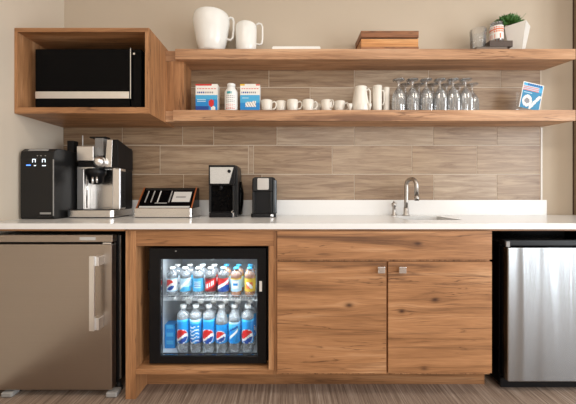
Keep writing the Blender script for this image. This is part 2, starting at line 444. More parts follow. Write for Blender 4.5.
# sink cabinet
xr = X(492, 1.606)
g = thing('sink_base_cabinet', 'oak two-door sink cabinet with a false drawer front above', 'cabinet', ((xd+xr)/2, 1.9, 0))
obj('carcass', B(box, xd+.0008, xr-.0012, 1.6245, 2.2, sh_b, CB-.262), M['wood_v'], g)
b = bmesh.new()   # upper part open for the sink bowl
box(b, xd+.0008, xd+.02, 1.6245, 2.2, CB-.2618, CB-.0125); box(b, xr-.02, xr-.0012, 1.6245, 2.2, CB-.2618, CB-.0125); box(b, xd+.0202, xr-.0202, 1.6245, 1.64, CB-.2618, CB-.0125)
obj('side_panel', b, M['wood_v'], g)
dr_t, dr_b = Z(231.2, 1.606), Z(259.6, 1.606)
do_t, do_b = Z(262, 1.606), Z(373.3, 1.606)
xe = X(277.2, 1.606)
obj('drawer_front', B(box, xe, xr, 1.606, 1.624, dr_b, dr_t, .0012), M['wood_drawer'], g)
d1 = obj('door', B(box, xe, X(386.3, 1.606), 1.606, 1.624, do_b, do_t, .0012), M['wood_door_a'], g)
d2 = obj('door', B(box, X(388.2, 1.606), xr, 1.606, 1.624, do_b, do_t, .0012), M['wood_door_b'], g)
for d_, px in ((d1, 380.3), (d2, 401.3)):
    cx, cz = X(px, 1.60), Z(269.3, 1.60); b = bmesh.new()
    cylinder(b, (cx, 1.606, cz), (cx, 1.592, cz), .008)
    box(b, cx-.0185, cx+.0185, 1.578, 1.592, cz-.0165, cz+.0165, .002)
    kb = obj('knob', b, M['chrome'], d_); kb['label'] = 'square chrome knob'
obj('plinth', B(box, xd+.0008, X(484.5, kick_y), kick_y, kick_y+.018, 0, sh_b-.0002), M['wood_kick'], g)
# ------------------------------------------------------------------ worktop with cut-out for the sink
sx0, sx1, sy0, sy1 = .695, 1.0, 1.805, 2.105
b = bmesh.new(); yf = 1.598
for (x0, x1, y0, y1) in ((XL+.001, sx0, yf, YB-.0125), (sx1, XR-.001, yf, YB-.0125), (sx0, sx1, yf, sy0), (sx0, sx1, sy1, YB-.0125), (XR-.001, 3.0, yf, YP-.001)):
    box(b, x0, x1, y0, y1, CB, CT)
bmesh.ops.remove_doubles(b, verts=b.verts, dist=.0001)
wt = tag(obj('worktop', b, M['quartz']), 'long white quartz worktop running over the cabinets and both refrigerators', 'worktop')
obj('upstand', B(box, XL+.001, X(545.5, 2.222), YB-.0305, YB-.0128, CT+.0001, Z(200, 2.21), .0015), M['quartz'], wt)
obj('support_batten', B(box, XL+.002, X(125, 1.62), 1.618, 1.66, CB-.0118, CB-.0001), M['wood_h'], wt)
obj('back_panel', B(box, 1.046, 2.028, 2.19, 2.20, 0, CB-.0125), M['black_matte'], wt)  # added black sheet standing in for the shade above the refrigerator
obj('end_panel', B(box, 1.745, 1.763, 1.62, YP-.01, 0, CB-.0121), M['black_matte'], wt)  # added out of view to keep side light out of the gap
obj('support_batten', B(box, xa, 2.99, 1.6265, 1.66, CB-.0118, CB-.0001), M['wood_h'], wt)
# sink
g = thing('kitchen_sink', 'small stainless steel undermount sink set in the white worktop', 'sink', ((sx0+sx1)/2, (sy0+sy1)/2, CB-.2))
b = bmesh.new()
z0, z1 = CB-.18, CB-.0006
o_ = .002
pts = [(sx0-o_, sy0-o_), (sx1+o_, sy0-o_), (sx1+o_, sy1+o_), (sx0-o_, sy1+o_)]
T = [b.verts.new((*p, z1)) for p in pts]; Bo = [b.verts.new((p[0]+(.012 if i in (0, 3) else -.012), p[1]+(.012 if i < 2 else -.012), z0)) for i, p in enumerate(pts)]
for i in range(4): b.faces.new((T[i], T[(i+1) % 4], Bo[(i+1) % 4], Bo[i]))
b.faces.new(Bo)
bmesh.ops.solidify(b, geom=list(b.faces), thickness=.0015)
obj('bowl', b, M['steel'], g)
obj('drain', B(lathe, [(0, 0), (.04, 0), (.045, .003), (.02, .004), (0, .002)], ((sx0+sx1)/2, (sy0+sy1)/2, z0+.002)), M['chrome'], g)
# faucet: tall gooseneck turned to the right
fx, fy = X(406, 2.15), 2.15
g = thing('kitchen_faucet', 'brushed nickel gooseneck faucet standing behind the sink', 'faucet', (fx, fy, CT))
obj('base', B(lathe, [(0, 0), (.024, 0), (.024, .006), (.018, .012), (.0165, .05), (.0125, .055), (0, .055)], (fx, fy, CT+.0003)), M['nickel'], g)
P = [(fx, fy, CT+.05), (fx+.001, fy, CT+.10), (fx+.003, fy, CT+.17)]
top = Z(184, 2.15)
for i in range(13):
    t = PI-i/12*(PI*1.02)
    P.append((fx+.014+.012*math.cos(t), fy-.055-.055*math.cos(t), top-.01+.042*math.sin(t)))
P.append((fx+.027, fy-.112, CT+.135))
obj('spout', B(tube, P, [.0135]*len(P), 16), M['nickel'], g)
obj('nozzle', B(cylinder, (fx+.027, fy-.112, CT+.138), (fx+.0275, fy-.113, CT+.105), .0145), M['nickel'], g)
sxp = X(394, 2.15)
g = thing('faucet_handle', 'short nickel side handle post left of the gooseneck faucet', 'faucet handle', (sxp, 2.15, CT))
obj('base', B(lathe, [(0, 0), (.022, 0), (.022, .005), (.013, .012), (.010, .06), (.016, .065), (.016, .085), (.006, .092), (0, .092)], (sxp, 2.15, CT+.0003), 24), M['nickel'], g)
obj('lever', B(tube, [(sxp, 2.15, CT+.088), (sxp-.008, 2.13, CT+.096), (sxp-.014, 2.10, CT+.10)], [.006, .006, .004]), M['nickel'], g)

# ------------------------------------------------------------------ left refrigerator (bronze steel, bar handle)
d = 1.64
fx0, fx1 = XL+.006, X(112, d)
g = thing('mini_refrigerator', 'bronze-toned steel mini refrigerator with a bar handle under the left worktop', 'refrigerator', ((fx0+fx1)/2, 1.9, 0))
zt = Z(235, d); zb = Z(390.3, d)
obj('cabinet', B(box, fx0+.002, fx1+.008, 1.69, 2.18, .045, zt-.004, .004), M['black'], g)
obj('top_panel', B(box, fx0, fx1, 1.645, 1.6895, Z(242.3, d), zt, .003), M['fridge_left'], g)
dd = obj('door', B(box, fx0, fx1-.001, d, 1.686, zb, Z(244.2, d), .005), M['fridge_left'], g)
hb = bmesh.new(); hx = -.990
box(hb, hx-.014, hx+.012, 1.583, 1.594, Z(331, 1.588), Z(256, 1.588), .002)
hh = obj('handle', hb, M['steel_lt'], dd); hh['label'] = 'flat steel bar handle'
for (a, c) in ((256.5, 266), (318, 330)):
    obj('handle_bracket', B(box, hx-.006, X(101.8, 1.62), 1.5945, 1.6395, Z(c, 1.6), Z(a, 1.6), .002), M['steel_lt'], dd)
obj('hinge', B(box, X(103, d), fx1-.002, 1.637, 1.6885, Z(243.9, d), Z(242.6, d)), M['chrome'], g)
obj('badge', B(box, X(79, d), X(95, d), 1.6435, 1.6449, Z(240.3, d), Z(237.2, d)), M['grey_lt'], g)
obj('side_trim', B(box, fx1+.0085, fx1+.0125, 1.70, 1.712, .06, zt-.01), M['steel_lt'], g)
for x_ in (X(9.5, d), X(113.5, d)):
    b = bmesh.new(); lathe(b, [(0, 0), (.022, 0), (.022, .01), (.012, .014), (.010, .045), (0, .045)], (x_-.0 if x_ < -1.2 else x_-.01, 1.71, .0), 20)
    f = obj('foot', b, M['rubber'], g)
for x_ in (X(9, d), X(114, d)-.004):
    obj('foot_bracket', B(box, x_-.036, x_+.022, 1.630, 1.685, .002, .028, .007), M['grey'], g)

# ------------------------------------------------------------------ right refrigerator (silver steel)
d = 1.66
rx0 = X(508, d); rx1 = rx0+.56
g = thing('mini_refrigerator', 'silver stainless mini refrigerator in a black cabinet under the right worktop', 'refrigerator', ((rx0+rx1)/2, 1.9, 0))
obj('cabinet', B(box, rx0-.012, rx1, 1.715, 2.03, .03, Z(242, 1.7), .006), M['black_gloss'], g)
obj('top_panel', B(box, rx0-.010, rx1, 1.672, 1.7145, Z(246.2, d), Z(240.5, d), .003), M['black'], g)
dd = obj('door', B(box, rx0, rx1, d, 1.70, Z(382, d), Z(247.5, d), .006, seg=3), M['fridge_right'], g)
obj('door_liner', B(box, rx0+.003, rx1-.003, 1.7002, 1.7145, Z(381, d), Z(248.5, d)), M['black'], g)
obj('hinge', B(box, rx0-.006, rx0+.014, 1.664, 1.6718, Z(247.2, d), Z(241.5, d), .002), M['grey'], g)
obj('toe_panel', B(box, rx0-.008, rx1, 1.705, 1.7145, .012, Z(383, d)), M['black'], g)
for x_ in (rx0+.03, rx1-.05):
    obj('foot', B(lathe, [(0, 0), (.018, 0), (.018, .015), (.010, .02), (.01, .031), (0, .031)], (x_, 1.75, 0), 16), M['rubber'], g)

# ------------------------------------------------------------------ glass-door drinks cooler
d = 1.662
cx0, cx1 = X(149, d), X(266.5, d); cz0, cz1 = sh_t+.006, Z(248, d)
g = thing('beverage_cooler', 'black glass-door drinks cooler filled with soda bottles', 'cooler', ((cx0+cx1)/2, 1.9, sh_t))
b = bmesh.new(); t = .022; yb0, yb1 = 1.702, 2.15
box(b, cx0-.008, cx0+t, yb0, yb1, cz0, cz1-.002); box(b, cx1-t+.006, cx1+.006, yb0, yb1, cz0, cz1-.002)
box(b, cx0+t+.0002, cx1-t+.0058, yb0, yb1, cz1-t-.01, cz1-.002); box(b, cx0+t+.0002, cx1-t+.0058, yb0, yb1, cz0, cz0+.013)
box(b, cx0+t+.0002, cx1-t+.0058, yb1-.03, yb1, cz0+.0132, cz1-t-.0102)
obj('cabinet', b, M['black'], g)
ix0, ix1, iz0, iz1 = cx0+t+.001, cx1-t+.005, cz0+.0135, cz1-t-.0105
b = bmesh.new(); q = .003
box(b, ix0, ix0+q, yb0, yb1-.031, iz0, iz1); box(b, ix1-q, ix1, yb0, yb1-.031, iz0, iz1)
box(b, ix0+q, ix1-q, yb0, yb1-.031, iz0, iz0+q); box(b, ix0+q, ix1-q, yb0, yb1-.031, iz1-q, iz1); box(b, ix0+q, ix1-q, yb1-.036, yb1-.031, iz0+q, iz1-q)
obj('liner', b, M['liner'], g)
gx0, gx1, gz0, gz1 = X(160.3, d), X(257, d), Z(356, d), Z(259.3, d)
b = bmesh.new(); ya, yc = d, 1.7
box(b, cx0, gx0, ya, yc, cz0+.003, cz1, .004); box(b, gx1, cx1, ya, yc, cz0+.003, cz1, .004)
box(b, gx0-.004, gx1+.004, ya+.0004, yc, gz1, cz1-.0002, .003); box(b, gx0-.004, gx1+.004, ya+.0004, yc, cz0+.0032, gz0, .003)
dr = obj('door', b, M['black'], g)
obj('glass_pane', B(box, gx0+.0003, gx1-.0003, ya+.012, ya+.018, gz0+.0003, gz1-.0003), M['pane'], dr)
obj('sticker', B(box, X(259.3, d), X(262, d), ya-.001, ya-.0002, Z(291.5, d), Z(281, d)), M['white'], dr)
obj('lock', B(cylinder, (X(176, d), ya-.0002, Z(251, d)), (X(176, d), ya-.004, Z(251, d)), .004), M['grey'], dr)
obj('hinge', B(box, cx0-.019, cx0-.0085, 1.69, 1.74, Z(292, d), Z(272, d), .002), M['black'], g)
for x_ in (cx0+.06, cx1-.06):
    obj('foot', B(box, x_-.015, x_+.015, 1.76, 1.80, sh_t+.0003, cz0), M['rubber'], g)
# interior wire shelf
zs = Z(299.6, 1.72); b = bmesh.new()
for yy in (1.712, 1.9, 2.09): cylinder(b, (ix0+q, yy, zs), (ix1-q, yy, zs), .0022, 8)
for i in range(38):
    xx = ix0+.012+i*(ix1-ix0-.024)/37
    cylinder(b, (xx, 1.712, zs+.003), (xx, 2.10, zs+.003), .0012, 6)
cylinder(b, (ix0+q, 1.712, zs+.026), (ix1-q, 1.712, zs+.026), .0018, 8)
for i in range(20):
    xx = ix0+.012+i*(ix1-ix0-.024)/19
    cylinder(b, (xx, 1.712, zs), (xx, 1.712, zs+.026), .001, 6)
obj('wire_shelf', b, M['steel_lt'], g)
lamp = bpy.data.lights.new('interior_lamp', 'AREA'); lamp.shape = 'RECTANGLE'; lamp.size = .42; lamp.size_y = .05; lamp.energy = 2.4; lamp.color = (.88, .95, 1)
lo_ = bpy.data.objects.new('interior_lamp', lamp); C.objects.link(lo_); lo_.parent = g
lo_.location = Vector(((ix0+ix1)/2, 1.735, iz1-.012))-g.location; lo_.rotation_euler = (-.35, 0, 0)
lamp2 = bpy.data.lights.new('interior_lamp', 'AREA'); lamp2.shape = 'RECTANGLE'; lamp2.size = .42; lamp2.size_y = .015; lamp2.energy = 3.4; lamp2.color = (.88, .95, 1)
l2 = bpy.data.objects.new('interior_lamp', lamp2); C.objects.link(l2); l2.parent = g
l2.location = Vector(((ix0+ix1)/2, 1.712, zs-.008))-g.location; l2.rotation_euler = (-.9, 0, 0)

# bottles --------------------------------------------------------------
def globe(u, v, cu, cv, r):
    """round emblem: red over a white wave over blue; returns material key or None"""
    dx, dy = (u-cu)/r, (v-cv)/r
    if dx*dx+dy*dy > 1.18: return None
    if dx*dx+dy*dy > 1: return 'white'
    s = .22*math.sin(dx*2.6)+.30*dx
    if dy > s-.02: return 'red'
    if dy < s-.34-.25*max(0, dx): return 'blue_dk'
    return 'white'
def lab_mesh(R, z0, z1, fn, keys, nu=72, nv=22):
    bm = bmesh.new(); rings = []
    for j in range(nv+1):
        z = z0+(z1-z0)*j/nv
        rings.append([bm.verts.new((R*math.sin(2*PI*i/nu), -R*math.cos(2*PI*i/nu), z)) for i in range(nu)])
    for j in range(nv):
        for i in range(nu):
            k_ = (i+1) % nu
            f = bm.faces.new((rings[j][i], rings[j][k_], rings[j+1][k_], rings[j+1][i])); f.smooth = True
            a = 2*PI*(i+.5)/nu
            if a > PI: a -= 2*PI
            u = a*R; v = z0+(z1-z0)*(j+.5)/nv
            f.material_index = keys.index(fn(u, v))
    bmesh.ops.recalc_face_normals(bm, faces=bm.faces)
    return bm
def bottle(name, label, cat, loc, h, R, lz0, lz1, fn, keys, liquid, level, cap, group):
    t_ = thing(name, label, cat, loc, group)
    pr = [(0, .004), (R*.55, .0), (R*.85, .003), (R, .018), (R*.97, lz0-.004), (R*.97, lz1+.004), (R, lz1+.010), (R*.93, lz1+.022+.02*h),
          (R*.55, h*.87), (R*.40, h*.915), (R*.40, h*.933)]
    obj('body', B(lathe, pr, (0, 0, 0), 28), M['pet'], t_, world=False)
    Lr = R*.93
    lp = [(0, .008), (Lr*.85, .008), (Lr*.98, .02), (Lr*.98, min(level, lz1+.008))]
    if level > lz1+.02: lp += [(Lr*.88, lz1+.02+.02*h), (Lr*.55, min(level, h*.85))]
    lp.append((0, lp[-1][1]))
    obj('drink', B(lathe, lp, (0, 0, 0), 24), M[liquid], t_, world=False)
    obj('bottle_cap', B(lathe, [(0, h*.935), (R*.50, h*.935), (R*.50, h*.995), (R*.45, h), (0, h)], (0, 0, 0), 20), M[cap], t_, world=False)
    obj('bottle_label', lab_mesh(R*1.0, lz0, lz1, fn, keys), [M[q] for q in keys], t_, world=False)
    return t_
def f_pepsi(bg, r=.021):
    def fn(u, v):
        g_ = globe(u, v, -.002, fn.c, r)
        if g_: return g_
        if v > fn.top-.012: return 'sky' if bg == 'blue' else 'pale'
        return bg
    return fn
def f_waves(u, v):
    if v > .165: return 'pale' if v > .180 else 'sky'
    if abs(u) < .026 and abs((v-.006*math.sin(u*120)) % .020-.010) < .0028 and v < .155: return 'white'
    return 'blue_dk' if v < .085 and abs(u) > .012 else 'blue'
def f_sail(u, v):
    if v > .168: return 'pale'
    if abs(v-.11-u*.9) < .008 and abs(u) < .024: return 'white'
    if abs(v-.14-u*.5) < .006 and abs(u) < .024: return 'blue_dk'
    return 'sky' if v > .13 else 'blue'
h1, R1, la, lb = .264, .0345, .060, .190
yb_ = 1.765; zb_ = iz0+q+.0004
pepsi = f_pepsi('blue', .037); pepsi.c = .098; pepsi.top = .19
peps2 = f_pepsi('blue', .029); peps2.c = .098; peps2.top = .19
PK = ['blue', 'sky', 'pale', 'white', 'red', 'blue_dk']
bx = [183.4, 196, 209, 221.8, 234.6, 247.8]
GB = 'soda bottles on the cooler floor'
k1 = bottle('soda_bottle', 'blue-label cola bottle with round emblem, leftmost of the front row on the cooler floor', 'bottle', (X(bx[0], yb_), yb_, zb_), h1, R1, la, lb, pepsi, PK, 'water', .2, 'white', GB)
k2 = bottle('soda_bottle', 'blue bottle with white wavy lines, second from left on the cooler floor', 'bottle', (X(bx[1], yb_), yb_, zb_), h1, R1, la, lb, f_waves, PK, 'water', .2, 'white', GB)
k3 = dup(k1, (X(bx[2], yb_), yb_, zb_), 'round-emblem cola bottle third from left on the cooler floor')
k4 = bottle('soda_bottle', 'cola bottle with smaller round emblem and pale shoulder, fourth from left on the cooler floor', 'bottle', (X(bx[3], yb_), yb_, zb_), h1, R1, la, lb-.028, peps2, PK, 'water', .2, 'white', GB)
k5 = bottle('soda_bottle', 'blue bottle with a slanted white swoosh, fifth from left on the cooler floor', 'bottle', (X(bx[4], yb_), yb_, zb_), h1, R1, la, lb-.014, f_sail, PK, 'water', .2, 'white', GB)
k6 = dup(k1, (X(bx[5], yb_), yb_, zb_), 'round-emblem cola bottle rightmost in the front row on the cooler floor')
ordn = ['behind the leftmost front bottle', 'behind the second front bottle', 'behind the third front bottle', 'behind the fourth front bottle', 'behind the fifth front bottle', 'behind the rightmost front bottle']
for i, (kk, p) in enumerate(zip((k2, k1, k2, k1, k5, k1), bx)):
    dup(kk, (X(p, yb_)+.006, yb_+.078, zb_), 'white-capped bottle on the cooler floor '+ordn[i])
# blue drinks carton at the left of the lower level
def painted_box(name, label, cat, x0, x1, y0, y1, z0, z1, fn, keys, nu=30, nv=32, group=None, side='paper'):
    """a carton whose front (y0) is painted by fn(u,v), u,v in 0..1"""
    bm = bmesh.new()
    ks = list(keys)
    if side not in ks: ks.append(side)
    box(bm, x0, x1, y0+.0012, y1, z0, z1, .0008, mi=ks.index(side))
    V = [[bm.verts.new((x0+(x1-x0)*i/nu, y0, z0+(z1-z0)*j/nv)) for i in range(nu+1)] for j in range(nv+1)]
    fs = []
    for j in range(nv):
        for i in range(nu):
            f = bm.faces.new((V[j][i], V[j][i+1], V[j+1][i+1], V[j+1][i])); f.material_index = ks.index(fn((i+.5)/nu, (j+.5)/nv)); fs.append(f)
    # skirt
    for a, c in ((0, 1),):
        pass
    bmesh.ops.recalc_face_normals(bm, faces=fs)
    if fs[0].normal.y > 0:
        for f in fs: f.normal_flip()
    return tag(obj(name, bm, [M[q_] for q_ in ks]), label, cat, group)
painted_box('drink_carton', 'small blue drinks carton at the left end of the cooler floor', 'carton', ix0+.006, X(176, 1.78)-.0125, 1.80, 1.86, zb_, zb_+.135,
            lambda u, v: 'sky' if (int(v*6) % 2 and .2 < u < .8) else 'blue', ['blue', 'sky'], 12, 18, side='blue')
# upper level
h2, R2, l2a, l2b = .163, .031, .034, .106
zt_ = zs+.0046
def t_white(u, v):
    g_ = globe(u, v, -.010, .070, .030)
    return g_ or ('pale' if v > .099 or v < .042 else 'white')
def t_pale(u, v):
    if abs(v-.072-u*.8) < .010: return 'white'
    return 'sky' if v < .06 else 'pale'
def t_aqua(u, v):
    if .054 < v < .090 and abs(u) < .018: return 'pale' if (int(v*300) % 3) else 'blue_dk'
    return 'sky'
def t_maroon(u, v):
    s = .072+u*.5
    if abs(v-s) < .012 and abs(u) < .025 and (int((u+.1)*260) % 3): return 'white'
    return 'red' if abs(v-s) < .024 else 'maroon'
def t_mixed(u, v):
    if abs(v-.070-u*.6) < .009: return 'white'
    return 'red' if v > .070 else 'blue_dk'
def t_or(u, v):
    if .050 < v < .093 and abs(u) < .019: return 'blue' if abs(v-.073) < .007 and abs(u) < .013 else 'white'
    return 'yellow' if v > .098 else 'pale'
def t_or2(u, v):
    if .05 < v < .088 and abs(u) < .018: return 'white' if abs(u+v-.07) < .012 else 'orange'
    return 'yellow'
tb = [(172.6, t_white, ['white', 'pale', 'red', 'blue_dk'], 'water', 'white', 'white-label bottle with round emblem, leftmost in the front row on the wire shelf'),
      (185.4, t_pale, ['pale', 'white', 'sky'], 'water', 'white', 'pale blue bottle with a white stripe, second from left on the wire shelf'),
      (198.6, t_aqua, ['sky', 'pale', 'blue_dk'], 'water', 'white', 'aqua-label bottle third from left on the wire shelf'),
      (210.8, t_maroon, ['maroon', 'red', 'white'], 'cola', 'white', 'dark soda bottle with red and maroon label on the wire shelf'),
      (223.4, t_mixed, ['red', 'white', 'blue_dk'], 'cola', 'pale', 'dark soda bottle with red, white and blue label on the wire shelf'),
      (236.2, t_or, ['yellow', 'white', 'blue', 'pale'], 'juice', 'sky', 'orange drink bottle with a white label on the wire shelf'),
      (250.0, t_or2, ['yellow', 'orange', 'white'], 'juice', 'sky', 'orange drink bottle with a yellow label at the right end of the wire shelf')]
TB = []
for (p, fn, keys, liq, cap, lab) in tb:
    TB.append(bottle('drink_bottle', lab, 'bottle', (X(p, yb_), yb_, zt_), h2, R2, l2a, l2b, fn, keys, liq, .14, cap, 'bottles on the wire shelf of the cooler'))
names = ['leftmost white-label one', 'pale blue one with a stripe', 'aqua-label one', 'red and maroon one', 'red, white and blue one', 'orange one with a white label', 'orange one with a yellow label']
for i, kk in enumerate([0, 2, 1, 3, 5, 5, 6]):
    dup(TB[kk], (X(tb[i][0], yb_)+(.004 if i < 6 else -.006), yb_+.072, zt_), 'small bottle on the wire shelf behind the '+names[i])

# ------------------------------------------------------------------ wall box and shelves
d = 1.83; bx0, bx1 = XL+.002, X(148.4, d); bz0, bz1 = Z(113.4, d), Z(27.8, d)
g = thing('wall_box', 'open oak wall box holding the microwave in the left corner', 'wall cabinet', ((bx0+bx1)/2, 2.03, bz0))
yk = YB-.0115
obj('top_board', B(box, bx0, bx1, d, yk, bz1-.024, bz1, .001), M['wood_h'], g)
obj('bottom_board', B(box, bx0, bx1, d, yk, bz0, bz0+.036, .001), M['wood_h'], g)
obj('side_panel', B(box, bx0, bx0+.018, d+.0005, yk, bz0+.0362, bz1-.0242), M['wood_v'], g)
obj('side_panel', B(box, bx1-.020, bx1-.0001, d+.0005, yk, bz0+.0362, bz1-.0242), M['wood_v'], g)
obj('side_cladding', B(box, bx1, bx1+.004, d+.0005, yk, bz0+.0005, bz1-.0005), M['wood_v'], g)
obj('back_panel', B(box, bx0+.0182, bx1-.0202, yk-.012, yk, bz0+.0362, bz1-.0242), M['wood_v'], g)
ds = 2.045
uz0, uz1, lz0_, lz1_ = Z(59.3, ds), Z(48.9, ds), Z(120.7, ds), Z(110, ds)
# filler block between box and shelves
fy0 = 2.075
tag(obj('filler_panel', B(box, bx1+.0045, X(191.7, YB)-.0, fy0, yk, lz1_+.0005, uz0-.0005, .001), M['wood_v']), 'upright oak filler panel between the wall box and the two shelves', 'panel')
def shelf(z0, z1, x0, lab):
    b = bmesh.new()
    P_ = [(x0, ds), (1.873, ds), (1.812, yk), (bx1+.0045, yk), (bx1+.0045, fy0), (x0, fy0)]
    prism(b, P_, 'Z', z0, z1)
    return tag(obj('floating_shelf', b, M['wood_shelf']), lab, 'shelf')
shelf(uz0, uz1, X(175.2, ds), 'upper long floating oak shelf carrying the giant mug and the plant')
shelf(lz0_, lz1_, X(173, ds), 'lower long floating oak shelf carrying small cups and wine glasses')

# microwave
md = 1.90; mx0, mx1 = X(35.3, md), X(141, md); mz0, mz1 = bz0+.0364+.008, Z(49, md)
g = thing('microwave_oven', 'black microwave with steel strip inside the oak wall box', 'microwave', ((mx0+mx1)/2, 2.05, bz0+.0364))
obj('body', B(box, mx0+.004, mx1, md+.02, 2.205, mz0, mz1, .003), M['black_matte'], g)
dr = obj('door', B(box, mx0, X(130, md), md, md+.0195, mz0+.012, mz1, .002), M['black_gloss'], g)
obj('steel_strip', B(box, mx0+.001, X(129.3, md), md-.003, md-.0002, Z(98.6, md), Z(91.6, md), .001), M['steel_lt'], dr)
obj('handle', B(box, X(129.4, md-.02), X(130.4, md-.02), md-.014, md-.004, Z(99.5, md), Z(48.5, md), .002), M['chrome'], dr)
obj('badge', B(box, X(121.5, md), X(126.5, md), md-.0042, md-.0032, Z(96.3, md), Z(94.6, md)), M['white'], dr)
obj('control_panel', B(box, X(130.8, md), mx1, md+.004, md+.0195, mz0+.012, mz1, .002), M['black_gloss'], g)
obj('dial', B(cylinder, (X(134.3, md), md+.004, Z(54, md)), (X(134.3, md), md-.004, Z(54, md)), .006), M['chrome'], g)
for x_ in (mx0+.05, mx1-.05):
    obj('foot', B(box, x_-.015, x_+.015, md+.06, md+.09, bz0+.0363, mz0), M['rubber'], g)

# ------------------------------------------------------------------ worktop appliances
Zt = CT+.0004
# black water dispenser at the left wall
d = 1.85; x0, x1 = X(20.2, d), X(53.4, d)
g = thing('ice_maker', 'tall black countertop ice and water dispenser against the left wall', 'ice maker', ((x0+x1)/2, 2.0, CT))
h = Z(147.5, d)-CT
prof = [(2.085, Zt), (2.085, CT+h*.99), (1.93, CT+h), (d+.03, CT+h-.004), (d+.006, CT+h-.022), (d, CT+h-.06), (d, Zt+.012), (d+.008, Zt)]
obj('housing', B(prism, prof, 'X', x0, x1, .003), M['charcoal'], g)
obj('side_strip', B(box, x1-.0022, x1+.0022, d-.0022, d+.0022, Zt+.02, CT+h-.07), M['grey'], g)
obj('top_strip', B(prism, [(d+.012, CT+h-.010), (d+.004, CT+h-.020), (d+.001, CT+h-.019), (d+.010, CT+h-.008)], 'X', x0+.045, x1-.035), M['grey'], g)
def icon(px, py, w_, h_, m): obj('indicator', B(box, X(px, d)-w_/2, X(px, d)+w_/2, d-.0010, d-.0001, Z(py, d)-h_/2, Z(py, d)+h_/2), M[m], g)
def ring_icon(px, py):
    b = bmesh.new(); cx, cz = X(px, d), Z(py, d); w_, h_, t_ = .019, .020, .0028
    box(b, cx-w_/2, cx-w_/2+t_, d-.001, d-.0001, cz-h_/2, cz+h_/2); box(b, cx+w_/2-t_, cx+w_/2, d-.001, d-.0001, cz-h_/2, cz+h_/2)
    box(b, cx-w_/2+t_, cx+w_/2-t_, d-.001, d-.0001, cz+h_/2-t_, cz+h_/2)
    obj('indicator', b, M['led'], g)
ring_icon(34, 160.7); ring_icon(43.8, 160.7)
icon(28.5, 165.2, .026, .006, 'led_blue'); icon(35, 165.6, .012, .004, 'led'); icon(44, 165.6, .022, .004, 'led')
icon(37.5, 155.8, .006, .003, 'grey_lt'); icon(41, 155.8, .006, .003, 'grey_lt'); icon(45.5, 155.8, .006, .003, 'grey_lt')
obj('badge', B(box, X(40, d), X(51, d), d-.001, d-.0001, Z(214.3, d), Z(212.3, d)), M['grey'], g)
obj('drip_lip', B(box, X(38, d), X(52, d), d-.008, d-.0001, Z(217.8, d), Z(216.2, d), .001), M['charcoal'], g)

# espresso machine
xl, xr_ = -1.370, -1.086
g = thing('espresso_machine', 'steel espresso machine with black bean hopper beside the ice dispenser', 'coffee machine', ((xl+xr_)/2, 2.06, CT))
yb2 = 2.19; ym = 2.03
b = bmesh.new()
prism(b, rrect(xl-.001, xr_+.012, 1.93, 2.16, .03, 5, (1, 1, 0, 0)), 'Z', Zt+.006, CT+.048, .002)
obj('drip_tray', b, M['steel'], g)
obj('tray_grille', B(box, xl+.012, xr_-.006, 1.945, 2.02, CT+.0482, CT+.052, .001), M['black'], g)
obj('base', B(box, xl+.01, xr_, 1.95, 2.15, Zt, Zt+.0058), M['black'], g)
obj('rear_housing', B(box, xl+.006, xr_, 2.105, yb2, CT+.049, Z(147, 2.1), .004), M['black'], g)
b = bmesh.new()
for i in range(12): box(b, xr_+.0002, xr_+.003, 2.045+i*.012, 2.051+i*.012, CT+.06, Z(171, ym))
obj('side_grille', b, M['charcoal'], g)
obj('right_column', B(box, X(112.2, ym), xr_, ym, 2.1045, CT+.0485, Z(167.8, ym), .006, seg=3), M['steel_lt'], g)
obj('left_column', B(box, X(76.8, ym), X(84.0, ym), ym, 2.1045, CT+.0485, Z(166.5, ym), .004), M['steel_lt'], g)
obj('milk_tube', B(cylinder, (X(86.5, ym), ym+.004, CT+.06), (X(86.5, ym), ym+.004, Z(168, ym)), .0045), M['chrome'], g)
obj('splash_plate', B(box, X(84.2, ym), X(112, ym), 2.095, 2.1045, CT+.0485, Z(168, ym)), M['steel'], g)
obj('brew_head', B(box, X(76.6, 1.99), X(93.5, 1.99), 1.99, 2.1045, Z(160.8, 1.99), Z(146, 1.99), .004), M['steel_lt'], g)
obj('head_slot', B(box, X(77, 1.99), X(102, 1.99), 2.0, 2.1045, Z(166.8, 1.99), Z(161.2, 1.99), .003), M['black'], g)
obj('head_chin', B(box, X(77, 1.99), X(93, 1.99), 1.993, 2.1045, Z(169.0, 1.99), Z(167.0, 1.99), .002), M['steel_lt'], g)
b = bmesh.new(); bmesh.ops.create_uvsphere(b, u_segments=24, v_segments=16, radius=.036, matrix=Matrix.Translation((X(99.3, 1.98), 1.985, Z(161.8, 1.98))))
obj('steam_knob', b, M['steel_lt'], g, smooth=True)
obj('grinder_post', B(box, X(95, 2.05), X(103.8, 2.05), 2.045, 2.104, Z(156, 2.05), Z(138, 2.05), .005), M['grey'], g)
obj('post_cap', B(box, X(89.5, 2.05), X(106, 2.05), 2.05, 2.10, Z(138, 2.05)+.0002, Z(136.6, 2.05), .001), M['black'], g)
obj('front_plate', B(prism, [(X(104.6, 2.0), Z(167, 2.0)), (X(111.5, 2.0), Z(167, 2.0)), (X(112.5, 2.0), Z(139.5, 2.0)), (X(107, 2.0), Z(139.5, 2.0))], 'Y', 2.0, 2.04, .002), M['steel'], g)
obj('water_rod', B(cylinder, (X(82.7, 2.03), 2.03, Z(146, 2.03)), (X(82.7, 2.03), 2.03, Z(135.5, 2.03)), .003), M['grey_lt'], g)
